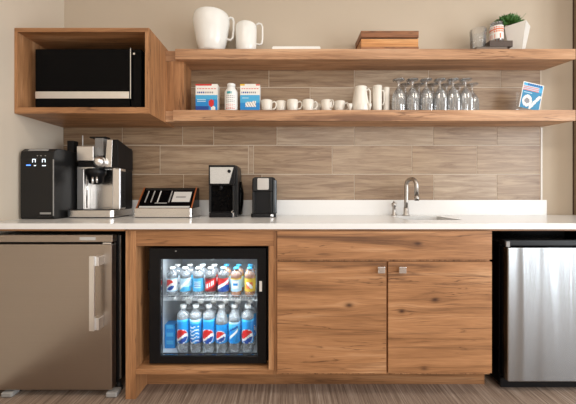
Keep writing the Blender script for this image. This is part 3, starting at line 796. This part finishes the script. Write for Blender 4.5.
# portafilter
b = bmesh.new(); cx = X(95, 2.02)
lathe(b, [(0, Z(184.5, 2.02)), (.016, Z(184.5, 2.02)), (.040, Z(183, 2.02)), (.048, Z(176, 2.02)), (.058, Z(174.5, 2.02)), (.060, Z(169.6, 2.02)), (.05, Z(168.6, 2.02)), (0, Z(168.6, 2.02))], (cx, 2.03, 0), 28)
obj('portafilter', b, M['black'], g)
b = bmesh.new(); cylinder(b, (cx+.012, 1.978, Z(177, 2.0)), (cx+.012, 1.975, Z(184, 2.0)), .008); cylinder(b, (cx+.03, 1.99, Z(176, 2.0)), (cx+.034, 1.985, Z(183, 2.0)), .006)
obj('coffee_spout', b, M['chrome'], g)
# bean hopper
hp = [(2.0, Z(167.5, 2.0)), (2.0, Z(139.5, 2.0)), (2.03, Z(141, 2.02)), (2.19, Z(151, 2.19)), (2.19, Z(171, 2.19))]
obj('bean_hopper', B(prism, hp, 'X', X(112.7, 2.0), xr_-.0002+.004, .002), M['black'], g)
obj('rear_post', B(box, X(67, 2.1), X(73.5, 2.1), 2.1, 2.15, CT+.05, Z(140.5, 2.1), .003), M['black'], g)

# slanted glass pod display / warmer
d = 1.95; x0, x1 = X(132.8, d), X(191, d)
g = thing('pod_display', 'low steel based tray appliance with slanted black glass front and copper side edges', 'tray appliance', ((x0+x1)/2, 2.03, CT))
obj('base', B(prism, rrect(x0, x1+.006, d, 2.16, .016, 4, (1, 1, 0, 0)), 'Z', Zt+.004, Z(208.3, d), .002), M['steel'], g)
obj('foot_plate', B(box, x0+.01, x1-.006, d+.01, 2.15, Zt, Zt+.0038), M['black'], g)
zb1 = Z(208.3, d)+.0002; zt1 = Z(188, 2.07)
yA, yB_ = d+.012, 2.075
xa0, xa1 = X(136.5, yA), X(191.5, yA)
def slope(t, off=0): return (yA+(yB_-yA)*t+off, zb1+(zt1-zb1)*t)
pr = [(yA, zb1), (yB_, zt1), (2.15, zt1), (2.15, zb1)]
obj('housing', B(prism, pr, 'X', xa0+.004, xa1-.004, .001), M['black_gloss'], g)
for (xx0, xx1) in ((xa0-.003, xa0+.0035), (xa1-.0035, xa1+.003)):
    b = bmesh.new(); prism(b, [(yA-.006, zb1), (yA+.004, zb1), (yB_+.004, zt1+.003), (yB_-.006, zt1+.003)], 'X', xx0, xx1)
    obj('side_edge', b, M['copper'], g)
def on_slope(name, u0, u1, t0, t1, m, th=.002):
    w_ = xa1-xa0; b_ = bmesh.new(); a = slope(t0); c = slope(t1)
    prism(b_, [(a[0]-th-.0006, a[1]), (a[0]-.0004, a[1]), (c[0]-.0004, c[1]), (c[0]-th-.0006, c[1])], 'X', xa0+w_*u0, xa0+w_*u1)
    return obj(name, b_, M[m], g)
on_slope('window_frame', .04, .96, .88, .98, 'charcoal')
on_slope('window_frame', .04, .96, .02, .10, 'grey_lt')
on_slope('card', .60, .93, .30, .80, 'grey_lt')  # whitish reflection in the slanted glass, painted as a pale sheet
on_slope('card_print', .66, .84, .50, .58, 'grey', .003)
for u in (.10, .21, .33, .54): on_slope('divider', u, u+.022, .28, .85, 'grey' if u != .33 else 'grey_lt', .0018)
on_slope('pod_row', .30, .52, .22, .27, 'grey', .002)

# tall black hot drinks machine
d = 1.99; x0, x1 = X(208.5, d), X(236.8, d)
g = thing('pod_coffee_machine', 'tall black pod machine with a white slanted panel on its front', 'coffee machine', ((x0+x1)/2, 2.08, CT))
h = Z(164.8, d)
b = bmesh.new()
prism(b, [(x0, Zt), (x1-.004, Zt), (x1, Zt+.05), (x1+.003, CT+.16), (x1-.003, h-.012), (x1-.010, h), (x0+.004, h), (x0-.003, h-.01), (x0-.004, CT+.18), (x0+.001, Zt+.05)], 'Y', 2.03, 2.19, .003)
obj('housing', b, M['charcoal'], g)
b = bmesh.new(); box(b, x0, X(235, d), d, 2.0295, Z(185, d), h-.001, .004); obj('head', b, M['black'], g)
obj('front_panel', B(prism, [(X(210.2, d), Z(183.6, d)), (X(229, d), Z(183.6, d)), (X(233.6, d), Z(167.2, d)), (X(210, d), Z(167.2, d))], 'Y', d-.003, d-.0002, .0008), mat('speckled_panel', srgb(196, 194, 190), .5, noise=.22, nscale=160), g)
obj('button', B(cylinder, (X(229.3, d), d-.003, Z(171.3, d)), (X(229.3, d), d-.006, Z(171.3, d)), .0105, 24), M['black'], g)
obj('recess_panel', B(box, x0+.014, x1-.035, 2.022, 2.0298, Zt+.035, Z(185.5, d)), M['black_gloss'], g)
obj('side_fin', B(box, x0+.001, x0+.012, d+.005, 2.0298, Zt+.03, Z(185.3, d), .002), M['charcoal'], g)
obj('side_fin', B(box, x1-.028, x1-.016, d+.005, 2.0298, Zt+.03, Z(185.3, d), .002), M['charcoal'], g)
obj('drip_tray', B(box, x0+.004, x1-.026, d-.008, 2.0298, Zt, Zt+.028, .004), M['black'], g)
obj('spout', B(cylinder, ((x0+x1)/2-.014, d+.02, Z(185.2, d)), ((x0+x1)/2-.014, d+.02, Z(190, d)), .014), M['black'], g)
obj('chrome_tab', B(box, X(231, d), X(233.8, d), d+.01, d+.038, Zt+.003, Z(211, d), .002), M['chrome'], g)
# side bulge (water tank)
b = bmesh.new(); tube(b, [(x1+.001, 2.12, Zt+.012), (x1+.006, 2.12, CT+.08), (x1+.009, 2.12, CT+.15), (x1+.004, 2.12, CT+.23)], [.03, .034, .034, .02], 20, .5)
obj('water_tank', b, M['black_gloss'], g)

# small black coffee maker
d = 2.0; x0, x1 = X(251, d), X(276.2, d)
g = thing('single_serve_brewer', 'small rounded black coffee brewer with a silver badge panel', 'coffee machine', ((x0+x1)/2, 2.08, CT))
h = Z(176.8, d)
obj('housing', B(prism, rrect(x0+.004, x1-.006, Zt, h, .022, 6, (0, 0, 1, 1)), 'Y', 2.035, 2.17, .003), M['black'], g)
obj('head', B(prism, rrect(x0+.012, x1-.026, Z(191, d), h-.003, .016, 5, (0, 0, 1, 1)), 'Y', d, 2.0345, .003), M['charcoal'], g)
obj('badge_panel', B(prism, rrect(X(257.4, d), X(268.8, d), Z(189.8, d), Z(178.2, d), .006, 4), 'Y', d-.003, d-.0002, .0008), M['nickel'], g)
obj('drip_tray', B(prism, rrect(x0, x1-.002, d-.01, 2.0345, .012, 4, (1, 1, 0, 0)), 'Z', Zt, Zt+.024, .003), M['black'], g)
obj('side_wing', B(box, x0+.006, x0+.022, d+.004, 2.0345, Zt+.0245, Z(192, d), .004), M['charcoal'], g)
obj('side_wing', B(box, x1-.040, x1-.028, d+.004, 2.0345, Zt+.0245, Z(192, d), .004), M['charcoal'], g)
b = bmesh.new(); prism(b, rrect(x1-.025, x1+.004, 2.0, 2.034, .012, 4, (1, 1, 1, 0)), 'Z', Zt+.0245, Z(180, d), .003)
obj('water_tank', b, mat('smoked_tank', (.05, .06, .07, 1), .1), g)
obj('chrome_ring', B(box, X(270.5, d), X(273.5, d), d-.013, d-.0102, Zt+.006, Zt+.020, .0008), M['chrome'], g)

# ------------------------------------------------------------------ upper shelf items
US = uz1+.0004; LS = lz1_+.0004
def mug(name, label, cat, loc, prof_out, th, handle, hr, m, group=None, rotz=0, flat=.6, seg=36):
    t_ = thing(name, label, cat, loc, group, rotz)
    inner = [(max(0, r-th), max(z, th)) for r, z in prof_out[1:]]
    top = prof_out[-1]
    pr = list(prof_out)+[(top[0]-th*.5, top[1]+th*.35)]+[(r, z) for r, z in reversed(inner)]+[(0, th)]
    obj('bowl', B(lathe, pr, (0, 0, 0), seg), M[m], t_, world=False)
    obj('handle', B(tube, handle, hr, 12, flat), M[m], t_, world=False)
    return t_
cy = 2.105; hh_ = Z(5.6, cy-.115)-US
cx = X(212, cy); s = hh_/.33
mug('giant_mug', 'oversized white ceramic mug on the upper shelf', 'mug', (cx, cy-.0, US),
    [(0, 0), (.074, 0), (.084, .006), (.104, .07), (.119, .15), (.127, hh_*.78), (.126, hh_-.03), (.121, hh_-.006)], .006,
    [(.115, 0, .225), (.136, 0, .236), (.150, 0, .228), (.156, 0, .205), (.155, 0, .15), (.148, 0, .10), (.134, 0, .086), (.100, 0, .092)], .008, 'ceramic', flat=1.3)
for o in list(bpy.data.objects):
    if o.get('label') == 'oversized white ceramic mug on the upper shelf': o.location.y = 2.105; o.location.x = X(211.6, 2.105); o.rotation_euler = (0, 0, .0); o.scale = (.955, .955, 1)
cy = 2.12; h = Z(19.2, cy-.07)-US
mug('tall_mug', 'tall white ceramic mug beside the giant mug', 'mug', (X(246.2, cy), cy, US),
    [(0, 0), (.060, 0), (.066, .006), (.069, .06), (.071, .15), (.071, h-.014), (.064, h-.003), (.060, h)], .005,
    [(.066, 0, .196), (.085, 0, .206), (.103, 0, .20), (.110, 0, .18), (.110, 0, .10), (.104, 0, .068), (.088, 0, .062), (.064, 0, .07)], .006, 'ceramic', flat=1.2)
b = bmesh.new(); px0, px1 = X(272, 2.06), X(320.5, 2.06)
box(b, px0, px1, 2.058, 2.19, US, US+.018, .003); box(b, px0+.004, px1-.004, 2.062, 2.186, US+.0182, Z(46, 2.06), .003)
tag(obj('white_tray', b, M['ceramic']), 'flat white tray lying on the upper shelf right of the mugs', 'tray')
# wooden box
bxl, bxr = X(361, 2.05), X(418.8, 2.05); zt2 = Z(30.8, 2.05)
g = thing('wooden_box', 'low wooden box with layered lid on the upper shelf', 'box', ((bxl+bxr)/2, 2.14, uz1))
obj('base_board', B(box, bxl, bxr, 2.05, 2.222, US, US+.017, .001), M['wood_dark'], g)
obj('body', B(box, bxl+.002, bxr-.002, 2.053, 2.22, US+.0172, Z(38.6, 2.05), .001), M['wood_light'], g)
obj('lid_groove', B(box, bxl+.006, bxr-.006, 2.06, 2.215, Z(38.6, 2.05)+.0002, Z(37.3, 2.05)), M['dark_trim'], g)
obj('lid', B(box, bxl, bxr, 2.05, 2.222, Z(37.3, 2.05)+.0002, zt2, .001), M['wood_dark'], g)
# dark slate coasters / books under the jar
b0 = tag(obj('slate_board', B(box, X(476, 2.06), X(507, 2.06), 2.055, 2.20, US, US+.019, .001), M['charcoal']), 'dark board lying on the upper shelf beneath a smaller one', 'board')
m_slate = mat('slate', srgb(104, 92, 82), .6, noise=.15)
b0.data.materials[0] = m_slate
b1 = tag(obj('slate_board', B(box, X(489, 2.06), X(512, 2.06), 2.052, 2.18, US+.0195, Z(41, 2.06), .001), mat('slate_dark', srgb(78, 64, 56), .6, noise=.15)), 'smaller dark board under the orange-print jar', 'board')
# glass jar with orange print
cy = 2.09; jz = Z(41, 2.06)+.0005; cx = X(496.3, cy); Rj = X(502.4, cy)-cx
g = thing('glass_jar', 'clear glass jar with orange lettering on the small dark board', 'jar', (cx, cy, jz))
jh = Z(23.5, cy)-jz
obj('body', B(lathe, [(0, 0), (Rj*.9, 0), (Rj, .006), (Rj, jh*.8), (Rj*.8, jh*.9), (Rj*.8, jh*.93)], (0, 0, 0), 28), M['acrylic'], g, world=False)
obj('lid', B(lathe, [(0, jh*.9), (Rj*.86, jh*.9), (Rj*.86, jh), (0, jh)], (0, 0, 0), 28), M['acrylic'], g, world=False)
def jar_fn(u, v):
    zz = v/jh
    if .42 < zz < .72:
        q_ = (u/Rj*3.1) % 1.0
        return 'orange' if (q_ < .55 and int(v*220) % 3 != 0) or (.55 < zz < .6) else 'paper'
    if .12 < zz < .36: return 'orange' if (int(u*260) % 4 == 0) else 'paper'
    return 'paper'
obj('printed_label', lab_mesh(Rj*1.012, jh*.1, jh*.78, jar_fn, ['orange', 'paper'], 60, 24), [M['orange'], M['paper']], g, world=False)
# plain glass tumbler behind
cx = X(478, 2.12)
tag(obj('glass_tumbler', B(lathe, [(0, 0), (.045, 0), (.050, .14), (.0485, .14), (.0435, .004), (0, .004)], (cx, 2.12, US+.0195), 28), M['acrylic']), 'clear empty glass tumbler left of the orange-print jar', 'glass')
# plant
pc = (X(516.7, 2.14), 2.135); pt = Z(24, 2.10)
g = thing('potted_plant', 'small bushy green plant in a square tapered white pot', 'plant', (pc[0], pc[1], US))
ph = pt-US; b = bmesh.new(); th0 = math.radians(-3)
rt_, rb_ = .086, .044
def sq(r, z): return [b.verts.new((r*math.cos(th0+i*PI/2+PI/4+PI/4), r*math.sin(th0+i*PI/2+PI/4+PI/4), z)) for i in range(4)]
rs = [sq(rb_, 0), sq(rt_, ph), sq(rt_-.008, ph), sq(rt_-.014, ph-.02)]
for A, B_ in zip(rs, rs[1:]):
    for i in range(4): b.faces.new((A[i], A[(i+1) % 4], B_[(i+1) % 4], B_[i]))
b.faces.new(rs[0][::-1]); b.faces.new(rs[-1]); bmesh.ops.recalc_face_normals(b, faces=b.faces)
obj('pot', b, M['ceramic'], g, world=False)
b = bmesh.new(); box(b, -.04, .04, -.04, .04, ph-.019, ph-.012); obj('soil', b, M['soil'], g, world=False)
b = bmesh.new(); rp = random.Random(3)
for i in range(520):
    a = rp.uniform(0, 2*PI); el = rp.uniform(.0, PI/2)
    dv = Vector((math.cos(a)*math.cos(el), math.sin(a)*math.cos(el), math.sin(el)))
    ctr = Vector((-.036, .030, ph+.002)); r_ = rp.uniform(.35, 1)
    tip = ctr+Vector((dv.x*.118, dv.y*.060, dv.z*.103))*(.60+.45*r_)
    rt0 = ctr+Vector((dv.x*.118, dv.y*.060, dv.z*.103))*(.25+.40*r_)
    sd = dv.cross(Vector((rp.uniform(-1, 1), rp.uniform(-1, 1), rp.uniform(-1, 1)))).normalized()*rp.uniform(.006, .011)
    nrm = sd.cross(tip-rt0).normalized()*.003
    m_ = (tip+rt0)/2
    V = [b.verts.new(q_) for q_ in (rt0, m_+sd+nrm, tip, m_-sd+nrm)]
    b.faces.new(V)
fo = obj('foliage', b, M['leaf'], g, world=False)
b = bmesh.new()
for i in range(14):
    a = rp.uniform(0, 2*PI); r_ = rp.uniform(.0, .06)
    tube(b, [(-.012, 0, ph-.015), (-.02+r_*.5*math.cos(a), r_*.5*math.sin(a), ph+.03), (-.012+r_*math.cos(a), r_*math.sin(a), ph+.07)], .0012, 5)
obj('stem', b, M['leaf'], g, world=False)

# ------------------------------------------------------------------ lower shelf items
d = 2.075
def wave_box(u, v, red):
    if v > .93 and red: return 'red' if u < .75 else 'paper'
    if v > .93: return 'yellow' if u < .25 else ('txtred' if u > .8 else 'paper')
    if v > .60:
        if .80 < v < .84 and .08 < u < .92 and int(u*30) % 4: return 'txtred'
        if .67 < v < .72 and .08 < u < .85: return 'blue_dk' if u < .4 and int(u*30) % 3 else ('txt' if int(u*30) % 3 else 'paper')
        return 'paper'
    if red:
        if (u-.72)**2+((v-.30)*.9)**2 < .016: return 'red'
        if (u-.80)**2+((v-.10))**2 < .010: return 'paper'
        if .08 < u < .48 and .34 < v < .48 and int(v*40) % 3: return 'pale'
        return 'blue_dk' if v < .18 and u < .6 else ('sky' if v > .45 else 'blue')
    if .25 < u < .80 and .16 < v < .32+.1*(u-.25): return 'paper' if int(u*30+v*20) % 4 else 'txt'
    if .1 < u < .45 and .44 < v < .52 and int(v*40) % 2: return 'pale'
    return 'blue' if v < .3 else 'sky'
KEYS = ['paper', 'red', 'yellow', 'txt', 'txtred', 'blue', 'blue_dk', 'sky', 'pale']
painted_box('tea_box', 'white and blue packet with red top and red picture on the lower shelf', 'box', X(195.6, d), X(217.5, d), d, 2.15, LS, Z(84, d), lambda u, v: wave_box(u, v, True), KEYS)
painted_box('tea_box', 'white and blue packet right of the white bottle on the lower shelf', 'box', X(240.2, d), X(259.8, d), d, 2.15, LS, Z(84, d), lambda u, v: wave_box(u, v, False), KEYS)
cx = X(231.3, 2.10); hb_ = Z(84.2, 2.10)-LS; Rb = .043
g = thing('powder_bottle', 'white plastic bottle with teal print between the two packets', 'bottle', (cx, 2.10, LS))
obj('body', B(lathe, [(0, 0), (Rb*.92, 0), (Rb, .006), (Rb, hb_*.62), (Rb*.92, hb_*.74), (Rb*.60, hb_*.86), (Rb*.58, hb_*.88), (0, hb_*.88)], (0, 0, 0), 32), M['white'], g, world=False)
obj('bottle_cap', B(lathe, [(0, hb_*.882), (Rb*.64, hb_*.882), (Rb*.64, hb_*.985), (Rb*.58, hb_), (0, hb_)], (0, 0, 0), 28), M['white'], g, world=False)
def bl(u, v):
    zz = v/hb_
    if .60 < zz < .68 and -.024 < u < .014 and int((u+.1)*500) % 4: return 'teal'
    if zz < .52 and int(v*220) % 3 == 0 and abs(u) < .030 and int((u+.1)*300) % 4: return 'txtred' if zz < .3 else 'txt'
    return 'white'
obj('bottle_label', lab_mesh(Rb*1.012, .012, hb_*.70, bl, ['white', 'teal', 'txt', 'txtred'], 72, 30), [M['white'], M['teal'], M['txt'], M['txtred']], g, world=False)
# small cups
cupn = [('leftmost small white cup, beside the blue packet', 266.8, 0.0, 2.095), ('second small white cup from the blue packet', 281, 1.9, 2.12),
        ('third small white cup in the cup row', 292.5, 0.0, 2.09), ('fourth small white cup in the cup row', 308, 0.1, 2.09),
        ('fifth small white cup, handle turned to the viewer', 326.5, -.9, 2.095), ('sixth small white cup, rightmost in the cup row', 339.5, 0.0, 2.12),
        ('small white cup half hidden behind the fourth and fifth cups', 316, 0.1, 2.18)]
proto = mug('espresso_cup', cupn[0][0], 'cup', (0, 0, 0), [(0, 0), (.026, 0), (.030, .004), (.034, .03), (.036, .062)], .003,
            [(.033, 0, .052), (.048, 0, .058), (.058, 0, .05), (.059, 0, .034), (.050, 0, .018), (.031, 0, .014)], .0045, 'ceramic_warm', 'small white cups on the lower shelf')
for i, (lab, px, rz, yy) in enumerate(cupn):
    o = proto if i == 0 else dup(proto)
    o['label'] = lab; o.location = (X(px, yy), yy, LS); o.rotation_euler = (0, 0, rz)
    k_ = (1.06, 1.06, 1.19) if i < 6 else (1, 1, 1.15)
    o.scale = k_
# creamer pitcher
cx = X(360.3, 2.10); hp_ = Z(87.6, 2.10)-LS
mug('milk_jug', 'white tapered milk jug on the lower shelf right of the small cups', 'jug', (cx, 2.10, LS),
    [(0, 0), (.056, 0), (.060, .006), (.057, .05), (.046, .11), (.041, hp_-.01), (.044, hp_)], .0035,
    [(.041, 0, .145), (.056, 0, .155), (.066, 0, .14), (.067, 0, .08), (.064, 0, .055), (.054, 0, .05)], .006, 'ceramic_warm')
p3 = mug('tall_white_cup', 'tall straight white cup between the milk jug and the narrow cup', 'cup', (X(377.2, 2.10), 2.10, LS),
    [(0, 0), (.028, 0), (.030, .004), (.030, .10), (.032, Z(86.4, 2.1)-LS)], .003,
    [(.029, 0, .14), (.040, 0, .146), (.046, 0, .13), (.046, 0, .07), (.040, 0, .05), (.029, 0, .054)], .004, 'ceramic_warm', 'tall white cups on the lower shelf')
p4 = dup(p3, (X(386, 2.13), 2.13, LS), 'tall narrow white cup nearest the wine glasses'); p4.rotation_euler = (0, 0, 2.0); p4.scale = (.72, .72, .99)
# shallow dish leaning in front
db = [(0, 0), (.016, 0), (.034, .018), (.036, .026), (.034, .026), (.016, .004), (0, .004)]
for i, (px, lab) in enumerate(((353.2, 'small white bowl in front of the milk jug at its left'), (367.5, 'small white bowl in front of the milk jug at its right'))):
    b = bmesh.new(); lathe(b, [(r*(.5 if i == 0 else .4), z*1.75+(0)) for r, z in db], (X(px, 2.062)+(.012 if i else -.022), 2.068 if i == 0 else 2.06, LS), 24)
    tag(obj('small_bowl', b, M['ceramic_warm']), lab, 'bowl', 'small white bowls by the milk jug')
# wine glasses, upside down
gh = Z(79.6, 2.09)-LS
def wine():
    b = bmesh.new(); t_ = .0022; H_ = gh
    # inverted: rim at z=0, foot on top
    out = [(.0425, 0), (.0435, .04), (.0435, .085), (.039, .112), (.027, .138), (.012, .160), (.0055, .170), (.0055, H_-.020), (.009, H_-.012), (.020, H_-.007), (.038, H_-.004), (.039, H_)]
    inn = [(0, H_), (0, H_)]
    inner = [(0, .156), (.010, .152), (.026-t_, .133), (.038-t_, .109), (.0435-t_, .085), (.0435-t_, .04), (.0425-t_, 0)]
    lathe(b, inner+out+[(0, H_)], (0, 0, 0), 40)
    for q_ in b.verts:      # fine upright fluting of the bowl
        a_ = math.atan2(q_.co.y, q_.co.x); i_ = round(a_/(2*PI)*40)
        if q_.co.z < .15 and i_ % 2: q_.co.x *= .955; q_.co.y *= .955
    for f in b.faces: f.smooth = f.calc_center_median().z > .155   # fluted bowls: flat facets, round stem
    return b
w0 = obj('wine_glass', wine(), M['glass'], world=False)
fr = [398.5, 412.3, 426, 439.8, 452.8, 465.5]
tag(w0, 'x', 'wine glass', 'upside-down wine glasses on the lower shelf')
on = ['leftmost', 'second from left', 'third from left', 'fourth from left', 'fifth from left', 'rightmost']
for r_ in range(2):
    for i, px in enumerate(fr):
        o = w0 if (r_ == 0 and i == 0) else w0.copy()
        if o is not w0: C.objects.link(o)
        yy = 2.095 if r_ == 0 else 2.186
        o.location = (X(px, 2.095)+(.0 if r_ == 0 else .046+.0434*X(px, 2.095)), yy, LS)
        o['label'] = 'upside-down wine glass, %s of the %s row' % (on[i], 'front' if r_ == 0 else 'rear')
# brochure in a clear stand
def br(u, v):
    if u < .05 or u > .95 or v > .965: return 'paper'
    if v > .87: return 'blue_dk' if .2 < u < .9 and int(u*30) % 3 else 'sky'
    if v > .70: return ('txtred' if int(v*44) % 3 == 0 else 'pale') if u < .8 else 'sky'
    if v > .55: return 'pale' if (.1 < u < .5 and int(v*60) % 3 == 0) else 'leaflet'
    if (u-.33)**2/.05+(v-.30)**2/.05 < 1:
        return 'paper' if (u-.33)**2/.03+(v-.30)**2/.02 > .5 else 'txt'
    if abs(v-(u-.45)*1.2) < .10 and u > .45: return 'paper'
    return 'leaflet'
g = painted_box('brochure', 'blue and white leaflet leaning in a clear stand at the right of the lower shelf', 'brochure', X(518.5, 2.09), X(539.5, 2.09), 2.09, 2.094, LS, LS+.178, br, ['paper', 'leaflet', 'blue_dk', 'sky', 'pale', 'txt', 'txtred'])
g.rotation_euler = (math.radians(-2.5), math.radians(13), 0); g.location.z += .018; g.location.y -= .0
b = bmesh.new(); bc = g.location
box(b, -.072, .072, .012, .0145, -.0155, .12); box(b, -.072, .072, .0147, .06, -.0155, -.0130)
s_ = obj('brochure_stand', b, M['acrylic'], world=False, loc=(bc.x+.004, bc.y+.008, LS+.0158))
tag(s_, 'clear acrylic stand behind the blue leaflet', 'stand')
